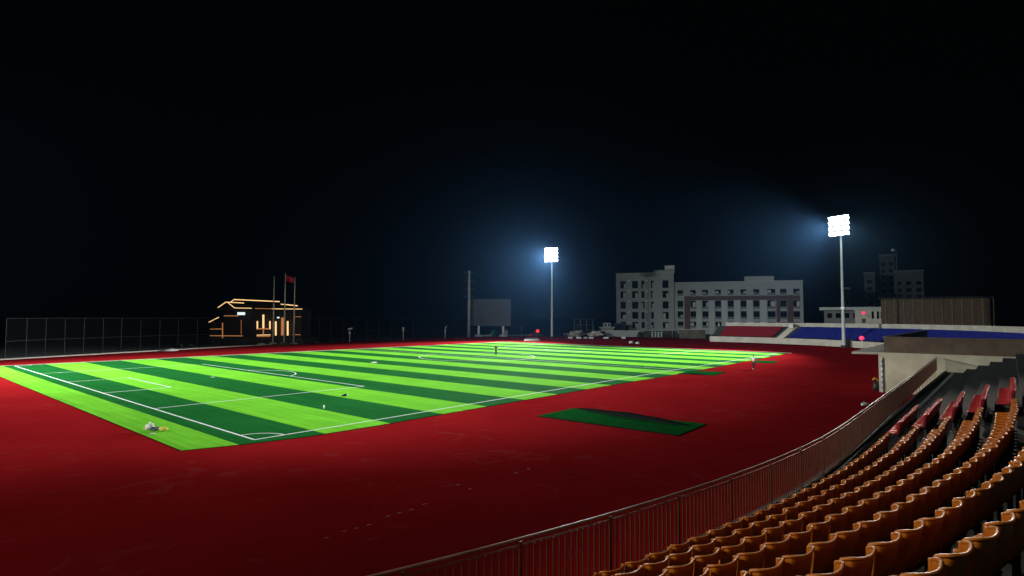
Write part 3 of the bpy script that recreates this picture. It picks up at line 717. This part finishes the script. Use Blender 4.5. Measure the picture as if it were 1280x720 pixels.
# small clutter below and right of the screen
def heap(px,py,w,h_,m,name,label,cat,seed=1,dep=None,hgt_bot=None):
    b=gp(px,py); d=proj(b)[2]; k=d/FPX
    return tag(MB().blob(Z(b,h_*k*.45),(w*k/2,w*k/3,h_*k*.6),seed,.35,18,10).build(name,m,None,True),label,cat)
heap(617,420.6,10,7,M['green'],'tarpaulin_heap','green tarpaulin heap under the grey screen','heap',3)
heap(633,420.3,6,7,M['white'],'white_sack','white sack beside the right leg of the screen','sack',5)
b=gp(605,420.8); tag(MB().box(Z(b,.35),(5.0,.5,.5),HR,HF).build('concrete_beam',M['kerb'],None,bev=.05),'pale concrete beam lying under the screen','beam')
b=gp(655,420.2); tag(MB().box(Z(b,.3),(12,.4,.5),HR,HF).build('concrete_beam',M['fpost'],None,bev=.05),'long grey beam lying between the screen and the lit mast','beam')
t=thing('sign_post',gp(652.3,421),'thin dark sign post right of the grey screen','post'); b=gp(652.3,421); MB().tube([b,Z(b,3.6)],.08,6).build('pole',M['fpost'],t); MB().box(Z(b,2.8),(.35,.06,1.2),HR,HF).build('plate',M['fpost'],t)
t=thing('red_lantern',gp(672,421.5),'glowing red lantern on a short post left of the lit mast','lantern'); b=gp(672,421.5); d=proj(b)[2]; zz=at(672,413.8,d).z
MB().tube([b,Z(b,zz)],.08,6).build('pole',M['dark'],t); MB().blob(Z(b,zz),(.52,.52,.5),0,0,14,10,False).build('lamp_globe',M['redlamp'],t,True); MB().box(Z(b,.9)+HR*-.9,(.9,.5,1.8),HR,HF).build('cabinet',M['dark'],t)
heap(664,421.4,6,4,M['flag'],'red_bundle','dull red bundle lying left of the red lantern','bundle',6)
q=[gp(655,427),gp(675,426.5),gp(672,423.6),gp(656.5,423.6)]
tag(MB().prism([(p.x,p.y) for p in q],.0,.32).build('landing_mat',M['kerb'],None,bev=.04),'pale flat mat lying on the track at the far end of the turf','mat')
# row of small white blocks at the far track edge
for i,(px,w_) in enumerate([(713,2.2),(723.5,2.6),(732,2),(739,2.4),(757.5,2.6),(779.5,2.0)]):
    b=gp(px,423.4+.0*i)
    lab=['leftmost white block at the far track edge, right of the lit mast','second white block from the left at the far track edge','third white block from the left at the far track edge, dull','fourth white block from the left at the far track edge','fifth white block from the left, below the white hut','rightmost white block at the far track edge'][i]
    tag(MB().box(Z(b,.28),(w_*.55,.6,.5),HR,HF).build('kerb_block',M['white'] if i!=2 else M['kerb'],None,bev=.06),lab,'block','white blocks along the far track edge')
heap(789,429.6,6,3,M['white'],'crumpled_sheet','left of two crumpled white sheets beside the far turf edge','sheet',2)
heap(797,430.1,6,2.6,M['white'],'crumpled_sheet','right of two crumpled white sheets beside the far turf edge','sheet',8)
heap(612,428,10,1.6,M['kerb'],'crumpled_sheet','pale flattened sheet on the track below the right screen leg','sheet',9) if False else None
# building material behind the track end
for i,(px,py,w_,h_,sd_,lab) in enumerate([(721,419.6,18,7,3,'grey rubble heap under the scaffold, left part'),(744,419.6,14,6,6,'pale rubble heap right of the scaffold')]):
    b=gp(px,421.5); k=proj(b)[2]/FPX
    tag(MB().blob(Z(b,.8),(w_*k/2,2.2,h_*k*.55),sd_,.45,26,12).build('rubble_heap',M['kerb'],None,False),lab,'rubble')
sf=thing('scaffold',gp(734,420.5),'thin grey scaffold frame behind the rubble left of the white hut','scaffold'); b=gp(734,420.6)+HF*8
mb=MB()
for i in range(4):
    for j in range(2): mb.tube([b+HR*(-3.2+i*2.1)+HF*j*1.5,Z(b+HR*(-3.2+i*2.1)+HF*j*1.5,5.6)],.06,5)
mb.build('upright',M['fpost'],sf); mb=MB()
for z_ in (1.9,3.7,5.4):
    for j in range(2): mb.tube([Z(b+HR*-3.4+HF*j*1.5,z_),Z(b+HR*3.3+HF*j*1.5,z_)],.05,5)
mb.tube([Z(b+HR*-3.2,.2),Z(b+HR*-1.1,5.4)],.04,5); mb.build('ledger',M['fpost'],sf)
hb=at(758.5,418,212); ht=thing('site_hut',Z(hb,0),'small white hut with a raised roof cabin beside the dormitory block','hut')
z0,z1,z2=0,at(758,409,212).z,at(758,404,212).z
MB().box(Z(hb,(z1+1.2)/2-.3),(4.6,3,z1-1.0),HR,HF).build('base',M['kerb'],ht); MB().box(Z(hb,z1-.1),(5.4,3.6,.4),HR,HF).build('deck',M['white'],ht); MB().box(Z(hb,(z1+z2)/2+.1),(2.6,2.2,z2-z1),HR,HF).build('cabin',M['white'],ht)
for q in(-.65,.65): MB().box(Z(hb,(z1+z2)/2+.15)+HR*q-HF*1.13,(.6,.06,.7),HR,HF).build('window',M['glass'],ht)
b=at(774,418,214); ht=thing('container',Z(b,0),'dark blue container between the white hut and the dormitory block','container'); MB().box(Z(b,2.1),(4.6,3,3.6),HR,HF).build('body',mat('dark blue steel',(.03,.07,.12),.6,.2),ht); MB().box(Z(b,2.0)-HF*1.53,(1.8,.06,2.6),HR,HF).build('door',M['dark'],ht)
# low walls behind the track (right of the hut)
def lowwall(px0,px1,py,dd,h_,m,label,caph=.15):
    a=gp(px0,py)+HF*dd;b=gp(px1,py)+HF*dd; X=(b-a).normalized(); Y=Vector((-X.y,X.x,0)); t=thing('low_wall',(a+b)/2,label,'wall')
    MB().box(Z((a+b)/2,h_/2),((b-a).length,.4,h_),X,Y).build('wall',m,t); MB().box(Z((a+b)/2,h_+caph/2+.003),((b-a).length+.1,.55,caph),X,Y).build('coping',M['kerb'],t)
lowwall(706,756,421.6,4,.9,M['conc'],'low grey wall behind the white blocks left of the hut')
lowwall(760,806,421.8,5,1.9,M['bgrey'],'low pale wall below the left part of the dormitory block')
lowwall(808,852,422.4,4,2.1,M['conc'],'low grey wall below the middle of the dormitory block')
lowwall(853,886,423.5,3,2.5,mat('dull olive render',(.13,.12,.08),.9,0,.3,.5),'olive wall between the dormitory block and the far stand')
gf=thing('barrier',gp(824,422.6),'pale green slatted barrier in front of the grey wall','barrier'); mb=MB()
for i in range(4): p=gp(818+3.8*i,423.0)+HF*2.4; mb.box(Z(p,1.05),(.38,.12,1.7),HR,HF)
mb.build('slat',mat('pale green paint',(.35,.5,.42),.6),gf); p=gp(823.5,423)+HF*2.6; MB().box(Z(p,1.7),(4.2,.08,.1),HR,HF).build('rail',M['fpost'],gf)
ga=thing('steel_arch',gp(847,422),'pale steel arch between the two wings of the dormitory block','arch'); p=gp(847,422.6)+HF*3; k=.235
MB().tube([Z(p,0)+HR*-.7,Z(p,2.6)+HR*-.7,Z(p,3.3)+HR*-.2,Z(p,3.4)+HR*.3,Z(p,2.8)+HR*.7,Z(p,0)+HR*.7],.09,7).build('arch_tube',M['steel'],ga,True)
def bush(px,py,w,h_,label,dd=0,seed=1):
    b=gp(px,py)+HF*dd; k=(b-CAM).dot(fw)/FPX; t=thing('bush',Z(b,0),label,'bush','bushes beyond the track'); rnd=random.Random(seed)
    mb=MB()
    for i in range(420):
        th=rnd.random()*6.28; rr=math.sqrt(rnd.random()); z=rnd.random()
        q=Z(b,0)+HR*(math.cos(th)*rr*w*k/2*(1-.5*z))+HF*(math.sin(th)*rr*w*k/2*(1-.5*z))+Vector((0,0,h_*k*(.1+.9*z)*(1-.3*rr)))
        a=Vector((rnd.uniform(-1,1),rnd.uniform(-1,1),rnd.uniform(-1,1))).normalized(); c=a.orthogonal().normalized(); s_=.16+.14*rnd.random()
        mb.add([q-a*s_,q-c*s_*.45,q+a*s_,q+c*s_*.45],[(0,1,2,3)])
    mb.build('foliage',M['bush'],t); mb=MB()
    for i in range(4): mb.tube([Z(b,0),Z(b,h_*k*.7)+HR*rnd.uniform(-.3,.3)*w*k+HF*rnd.uniform(-.3,.3)*w*k],[.06,.02],5)
    mb.build('stem',M['bark'],t)
bush(803,421.6,10,8,'dark bush in front of the left wing of the dormitory block',3,2)
bush(751,420.8,9,8,'dark bush between the rubble and the white hut',5,3)
bush(857,423,9,9,'dark bush at the corner of the olive wall',2,4)
bush(235,435,9,5,'faint low bush at the foot of the left fence',1,5)
bush(222,436,5,6,'small upright bush at the foot of the left fence',1,6)
bush(481,425.6,14,5,'low wide bush at the foot of the fence between two white posts',.5,7)
bush(413,428.4,8,4,'low bush left of the post with the crosswise speaker',.5,8)

# ------------------------------------------------------------------ dormitory building
A_=at(771,418,222.0); Bp=at(1005,418,200.0); 
dirv=(Bp-A_); dirv.z=0; FL=dirv.length; dirv.normalize(); nrm=Vector((dirv.y,-dirv.x,0))
if (CAM-A_).dot(nrm)<0: nrm=-nrm
A_=Z(A_,0)
bd=thing('dormitory_block',A_+dirv*FL/2,'long grey five storey block with a taller left wing and rows of dark windows','building')
def fu(px,py):   # pixel -> (distance along facade, height)
    d=ray(px,py); t=(A_-CAM).dot(nrm)/d.dot(nrm); P=CAM+d*t; return (P-A_).dot(dirv),P.z
def fbox(px0,px1,py0,py1,out0,out1,name,m,parent,zb=None,bev=0):
    u0,_=fu(px0,(py0+py1)/2); u1,_=fu(px1,(py0+py1)/2); zt=fu((px0+px1)/2,py0)[1]; z_=fu((px0+px1)/2,py1)[1] if zb is None else zb
    c=A_+dirv*(u0+u1)/2+nrm*(out0+out1)/2
    return MB().box(Z(c,(zt+z_)/2),(u1-u0,abs(out1-out0),zt-z_),dirv,nrm).build(name,m,parent,bev=bev)
wins=[]
Lr=[(351,360.6),(364,372.7),(377,386),(390,398.6),(402.5,410)]
Lc=[(776,782.6),(790.5,798),(802,806),(814,817.5),(828.5,836)]
for ci,(a,b) in enumerate(Lc):
    for ri,(c,d) in enumerate(Lr): wins.append((a,b,c,d,'L',ci,ri))
Rr_=[(361.8,369.2),(375.5,386),(389,399),(402.3,410)]
Rc=[(847,854),(863,870),(878,885.5),(894,901.5),(910,917.3),(926,933.3),(942,949.6),(959.5,969.5),(975.5,983.6),(992,1000)]
for ci,(a,b) in enumerate(Rc):
    for ri,(c,d) in enumerate(Rr_):
        dy=-(a-850)*.0135; sh=(42+dy)/42 if 0 else 1
        wins.append((a,b,c,d,'R',ci,ri))
# walls made as a grid with real openings
def gridwall(px0,px1,pytop,W_,m,name,off,zbot=0,th=.35):
    u0=fu(px0,390)[0]; u1=fu(px1,390)[0]; ztop=pytop
    us={u0,u1}; zs={zbot,ztop}; rects=[]
    for (a,b,c,d) in W_:
        x0,x1=fu(a,390)[0],fu(b,390)[0]; z1_=fu((px0+px1)/2 if 0 else a,c)[1]; z0_=fu(a,d)[1]; rects.append((x0,x1,z0_,z1_))
    # columns share u; rows use the first column's heights
    rowz=sorted({(round(r[2],1),round(r[3],1)) for r in rects})
    return u0,u1,ztop,rects
def rowsz(rows,pxref): return [(fu(pxref,d)[1],fu(pxref,c)[1]) for c,d in rows]
def wallgrid(u0,u1,ztop,cols,rows,m,name,parent,off=0,th=.3):
    us=[u0]; 
    for a,b in cols: us+= [a,b]
    us.append(u1); zs=[0]
    for a,b in sorted(rows): zs+= [a,b]
    zs.append(ztop); mb=MB()
    for i in range(len(us)-1):
        solid=(i%2==0)
        if solid: 
            c=(us[i]+us[i+1])/2; mb.box(Z(A_+dirv*c+nrm*(off-th/2),ztop/2),(us[i+1]-us[i],th,ztop),dirv,nrm)
        else:
            for j in range(0,len(zs)-1,2):
                c=(us[i]+us[i+1])/2; mb.box(Z(A_+dirv*c+nrm*(off-th/2),(zs[j]+zs[j+1])/2),(us[i+1]-us[i],th,zs[j+1]-zs[j]),dirv,nrm)
    return mb.build(name,m,parent)
LcU=[(fu(a,385)[0],fu(b,385)[0]) for a,b in Lc]; LrZ=rowsz(Lr,800)
RcU=[(fu(a,385)[0],fu(b,385)[0]) for a,b in Rc]; RrZ=rowsz(Rr_,915)
uL0,uL1,uR1=0,fu(843,385)[0],FL
zL=fu(800,342)[1]; zRf=fu(920,352.5)[1]
wallgrid(uL0,uL1,zL,LcU,LrZ,M['bgrey'],'facade',bd,off=.6)
wallgrid(uL1+.002,uR1,zRf,RcU,RrZ,M['bgrey'],'facade',bd,off=0)
MB().box(Z(A_+dirv*(uL0+uL1)/2-nrm*6.5,zL/2-.1),(uL1-uL0-.1,12.4,zL-.2),dirv,nrm).build('core',M['glass'],bd)
MB().box(Z(A_+dirv*(uL1+uR1)/2-nrm*6.85,zRf/2-.1),(uR1-uL1-.1,12.2,zRf-.2),dirv,nrm).build('core',M['glass'],bd)
# roof boxes
def rbox(px0,px1,ytop,zb,dep0,name,m,dd=6):
    u0,u1=fu(px0,350)[0],fu(px1,350)[0]; zt=fu((px0+px1)/2,ytop)[1]
    return MB().box(Z(A_+dirv*(u0+u1)/2-nrm*(dep0+dd/2),(zt+zb)/2),(u1-u0,dd,zt-zb),dirv,nrm).build(name,m,bd)
rbox(817,843.5,337.6,zL-.02,-.5,'roof_room',M['bgrey']); rbox(931,968,345,zRf-.02,1.0,'roof_room',M['bgrey'])
rbox(831,843,331.8,fu(836,336.5)[1],0,'roof_canopy',M['white'],4); rbox(833,835,334,fu(836,338)[1],1,'canopy_post',M['steel'],.5); rbox(840,842,334,fu(836,338)[1],1,'canopy_post',M['steel'],.5)
for (u0,u1,zt,of) in((uL0-.15,uL1+.15,zL,.6),(uL1+.2,uR1+.15,zRf,0)):
    MB().box(Z(A_+dirv*(u0+u1)/2+nrm*(of+.02),zt+.12),(u1-u0,.5,.24),dirv,nrm).build('parapet_coping',M['bpale'],bd)
# brown band and piers on the right wing
zb1=fu(920,369.6)[1]; zb0=fu(920,375)[1]; uu0,uu1=fu(855.5,385)[0],fu(1000.5,385)[0]
MB().box(Z(A_+dirv*(uu0+uu1)/2+nrm*.06,(zb1+zb0)/2),(uu1-uu0,.12,zb1-zb0),dirv,nrm).build('brown_band',M['bbrown'],bd)
for a,b in((855.5,862.6),(970.4,975.1),(984,991.6)):
    x0,x1=fu(a,385)[0],fu(b,385)[0]; MB().box(Z(A_+dirv*(x0+x1)/2+nrm*.06,zb0/2),(x1-x0,.12,zb0-.01),dirv,nrm).build('brown_pier',M['bbrown'],bd)
for a,b in zip(Rc[1:-3],Rc[2:-2]):
    x0,x1=fu(a[1]+.6,385)[0],fu(b[0]-.6,385)[0]; MB().box(Z(A_+dirv*(x0+x1)/2+nrm*.12,zb0/2-.05),(x1-x0,.24,zb0-.1),dirv,nrm).build('pale_pier',M['bpale'],bd)
rnd=random.Random(4)
def window(u0,u1,z0,z1,off,pale,kind):
    w=u1-u0; h_=z1-z0; c=A_+dirv*(u0+u1)/2+nrm*(off-.22); fr=MB(); f=.09
    for sx_ in(-1,1): fr.box(Z(c,(z0+z1)/2)+dirv*(w/2-f/2)*sx_,(f,.1,h_),dirv,nrm)
    fr.box(Z(c,z1-f/2),(w-2*f,.1,f),dirv,nrm); fr.box(Z(c,z0+f/2),(w-2*f,.1,f),dirv,nrm); fr.box(Z(c,(z0+z1)/2),(f*.8,.1,h_-2*f),dirv,nrm)
    o=fr.build('window',M['dark'],bd)
    MB().box(Z(c,(z0+z1)/2)-nrm*.03,(w-2*f,.03,h_-2*f),dirv,nrm).build('pane',M['glass'],o)
    if pale:
        q=rnd.choice((.3,.42,.55)); sgn=rnd.choice((-1,1,1)); hq=rnd.uniform(.45,.85)
        MB().box(Z(c,z0+h_*hq/2+.05)+dirv*sgn*w*(.45-q/2)+nrm*.03,(w*q,.04,h_*hq),dirv,nrm).build('reflection',M['reflection'] if rnd.random()<.35 else M['bpale'],o)  # pale panel before the pane, paints in a reflected patch of light
    # balcony slab and rail on the wider bays
    if w>1.7: 
        MB().box(Z(A_+dirv*(u0+u1)/2+nrm*(off+.10),z0-.12),(w+.1,.2,.16),dirv,nrm).build('sill',M['bpale'],o)
    if w>1.7 and kind=='R': MB().box(Z(A_+dirv*(u0+u1)/2+nrm*(off-.08),z0+.42),(w-.02,.05,.84),dirv,nrm).build('balustrade',M['fpost'],o)
for ci,(a,b) in enumerate(LcU):
    for ri,(c,d) in enumerate(LrZ): window(a,b,c,d,.6,rnd.random()<.55,'L')
for ci,(a,b) in enumerate(RcU):
    for ri,(c,d) in enumerate(RrZ): window(a,b,c,d,0,(ri==3-0 and 0) or rnd.random()<(.85 if (d>15 or ci in(7,9)) else .18),'R')
for px in(787,809.3):
    for ri,py in enumerate((351,364,376.5,389.8,403)):
        u=fu(px,385)[0]; z_=fu(800,py)[1]
        MB().box(Z(A_+dirv*u+nrm*.85,z_),(.8,.45,.6),dirv,nrm).build('air_conditioner',M['white'],bd)

# ------------------------------------------------------------------ structures behind the far stand (right)
def block(px0,px1,ytop,dep,dd,m,name,label,cat,ybot=None,extra=None):
    global HR,HF
    a=at(px0,ytop,dep)-CAM; a.z=0; HF=a.normalized(); HR=Vector((HF.y,-HF.x,0))
    a=at(px0,ytop,dep); w=(px1-px0)/FPX*dep/math.hypot(1,(px0-640)/FPX)*1.1; b=a+HR*w
    z1_=a.z; z0_=0 if ybot is None else at(px0,ybot,dep).z; c=(a+b)/2+HF*dd/2
    t=thing(name,Z(c,0),label,cat); MB().box(Z(c,(z1_+z0_)/2),((b-a).dot(HR),dd,z1_-z0_),HR,HF).build('walls',m,t)
    return t,a,b,z1_,c
wallg=mat('dim grey concrete',(.20,.20,.20),.9,0,.2,.2)
t,a,b,z1_,c=block(1030,1100,388,178,10,wallg,'low_building','low building with a pale flat roof behind the blue seats','building')
MB().box(Z(c,z1_+.5)-HF*1.2,((b-a).dot(HR)+2.5,13,.9),HR,HF).build('roof_slab',M['bpale'],t)
for i in range(7): MB().box(Z(a+HR*(1.5+2.3*i),z1_-1.6)-HF*.04,(1.3,.08,1.5),HR,HF).build('window',M['glass'],t)
t,a,b,z1_,c=block(1068.5,1099,388.5,160,4,M['front'],'kiosk','pale kiosk with a small sign panel behind the upper wall of the far stand','kiosk')
MB().box(Z(c,z1_+.12),((b-a).dot(HR)+.6,4.6,.24),HR,HF).build('roof',M['kerb'],t); MB().box(Z(a+HR*2.2,z1_-1.0)-HF*.05,(2.3,.1,1.2),HR,HF).build('sign_panel',M['kerb'],t)
for q in(4.2,5.4,6.3): MB().box(Z(a+HR*q,z1_-1.2)-HF*.05,(.5,.1,2.0),HR,HF).build('window',M['glass'],t)
t,a,b,z1_,c=block(1101,1215,374,152,14,M['brown'],'timber_hall','brown hall rising behind the far stand at the right','hall')
for i in range(12): MB().box(Z(a+HR*(1+2*i),z1_/2+.3)-HF*.1,(.22,.2,z1_-.6),HR,HF).build('pilaster',mat('pale brown pier',(.2,.14,.08),.8) if i==0 else bpy.data.materials['pale brown pier'],t)
MB().box(Z(c,z1_+.2)-HF*.5,((b-a).dot(HR)+1.2,15.6,.4),HR,HF).build('roof',M['tile'],t)
for (x0,x1,yt,dp_,nm_) in((1080,1092,342,250,'narrow grey tower block glimpsed right of the lit mast before the blue seats'),(1056,1062,361,240,'slim dark chimney like block just right of the mast pole'),(1099,1116,320,270,'tallest dark tower block at the right behind the brown hall'),(1117,1150,340,262,'broad grey tower block furthest right behind the brown hall')):
    t,a,b,z1_,c=block(x0,x1,yt,dp_,12,mat('night grey tower '+str(x0),(.10,.11,.11),.9,0,.2,.1),'tower_block',nm_,'tower block')
    w=(b-a).dot(HR); n=max(1,int(w/2.8))
    for i in range(n):
        for j in range(2,int(z1_/3.1)):
            MB().box(Z(a+HR*(w*(i+.5)/n),j*3.1)-HF*.03,(w/n*.5,.08,1.5),HR,HF).build('window',M['glass'],t)
    MB().box(Z(c,z1_+.3),(w+.4,12.4,.6),HR,HF).build('parapet',M['fpost'],t)
# street lamp at the right
b=at(1124,430,125); b=Z(b,0); t=thing('street_lamp',b,'curved pale street lamp above the brown hall','street lamp'); zt=at(1118,312,125).z; 
MB().tube([b,Z(b,zt-1),Z(b,zt+.1)+HR*-.15],[.14,.1,.07],8).build('pole',M['dark'],t,True)
MB().blob(Z(b,zt)+HR*-.55,(1.0,.4,.36),0,.05,14,8,False).build('lamp_shade',M['white'],t,True)
# pink lanterns
for px,pyb,pyt,dep,lab in((1079.5,404,391,150,'upper pink lantern in front of the kiosk'),(1077,437,422.5,112,'lower pink lantern on a stand before the cream wall')):
    c=at(px,pyt,dep); b=Z(c,0 if dep<140 else at(px,pyb,dep).z); t=thing('pink_lantern',b,lab,'lantern','pink lanterns by the far stand')
    MB().tube([b,Z(c,c.z-.3)],.05,6).build('pole',M['white'],t); MB().blob(c,(.46,.46,.40),1,.12,14,10,False).build('lamp_globe',M['pink'],t,True)
    if dep>140: MB().box(b+Vector((0,0,.6)),(.9,.5,1.2),HR,HF).build('base',M['dark'],t)

# ------------------------------------------------------------------ night sky, air and exposure
w=bpy.data.worlds.new('World'); sc.world=w; w.use_nodes=True; bgn=w.node_tree.nodes['Background']
bgn.inputs['Color'].default_value=(.10,.17,.20,1); bgn.inputs['Strength'].default_value=.004
HAZE=0.00006
if HAZE:
    mb=MB(); mb.box((45,45,14),(620,620,30)); hz=mb.build('haze',bpy.data.materials.new('night haze')); m_=hz.data.materials[0]; m_.use_nodes=True
    t_=m_.node_tree; t_.nodes.remove(t_.nodes['Principled BSDF']); v=t_.nodes.new('ShaderNodeVolumePrincipled'); v.inputs['Density'].default_value=HAZE; v.inputs['Color'].default_value=(.2,.5,1,1); v.inputs['Anisotropy'].default_value=.85  # blue scattering volume added so the lamp heads get a halo
    t_.links.new(v.outputs[0],t_.nodes['Material Output'].inputs['Volume']); tag(hz,'faint blue haze volume added to give the floodlights a glow','haze',kind='stuff')
sc.view_settings.view_transform='Standard'; sc.view_settings.look='None'; sc.view_settings.exposure=0; sc.view_settings.gamma=1
sc.cycles.use_denoising=True
sc.cycles.max_bounces=5; sc.cycles.sample_clamp_indirect=4
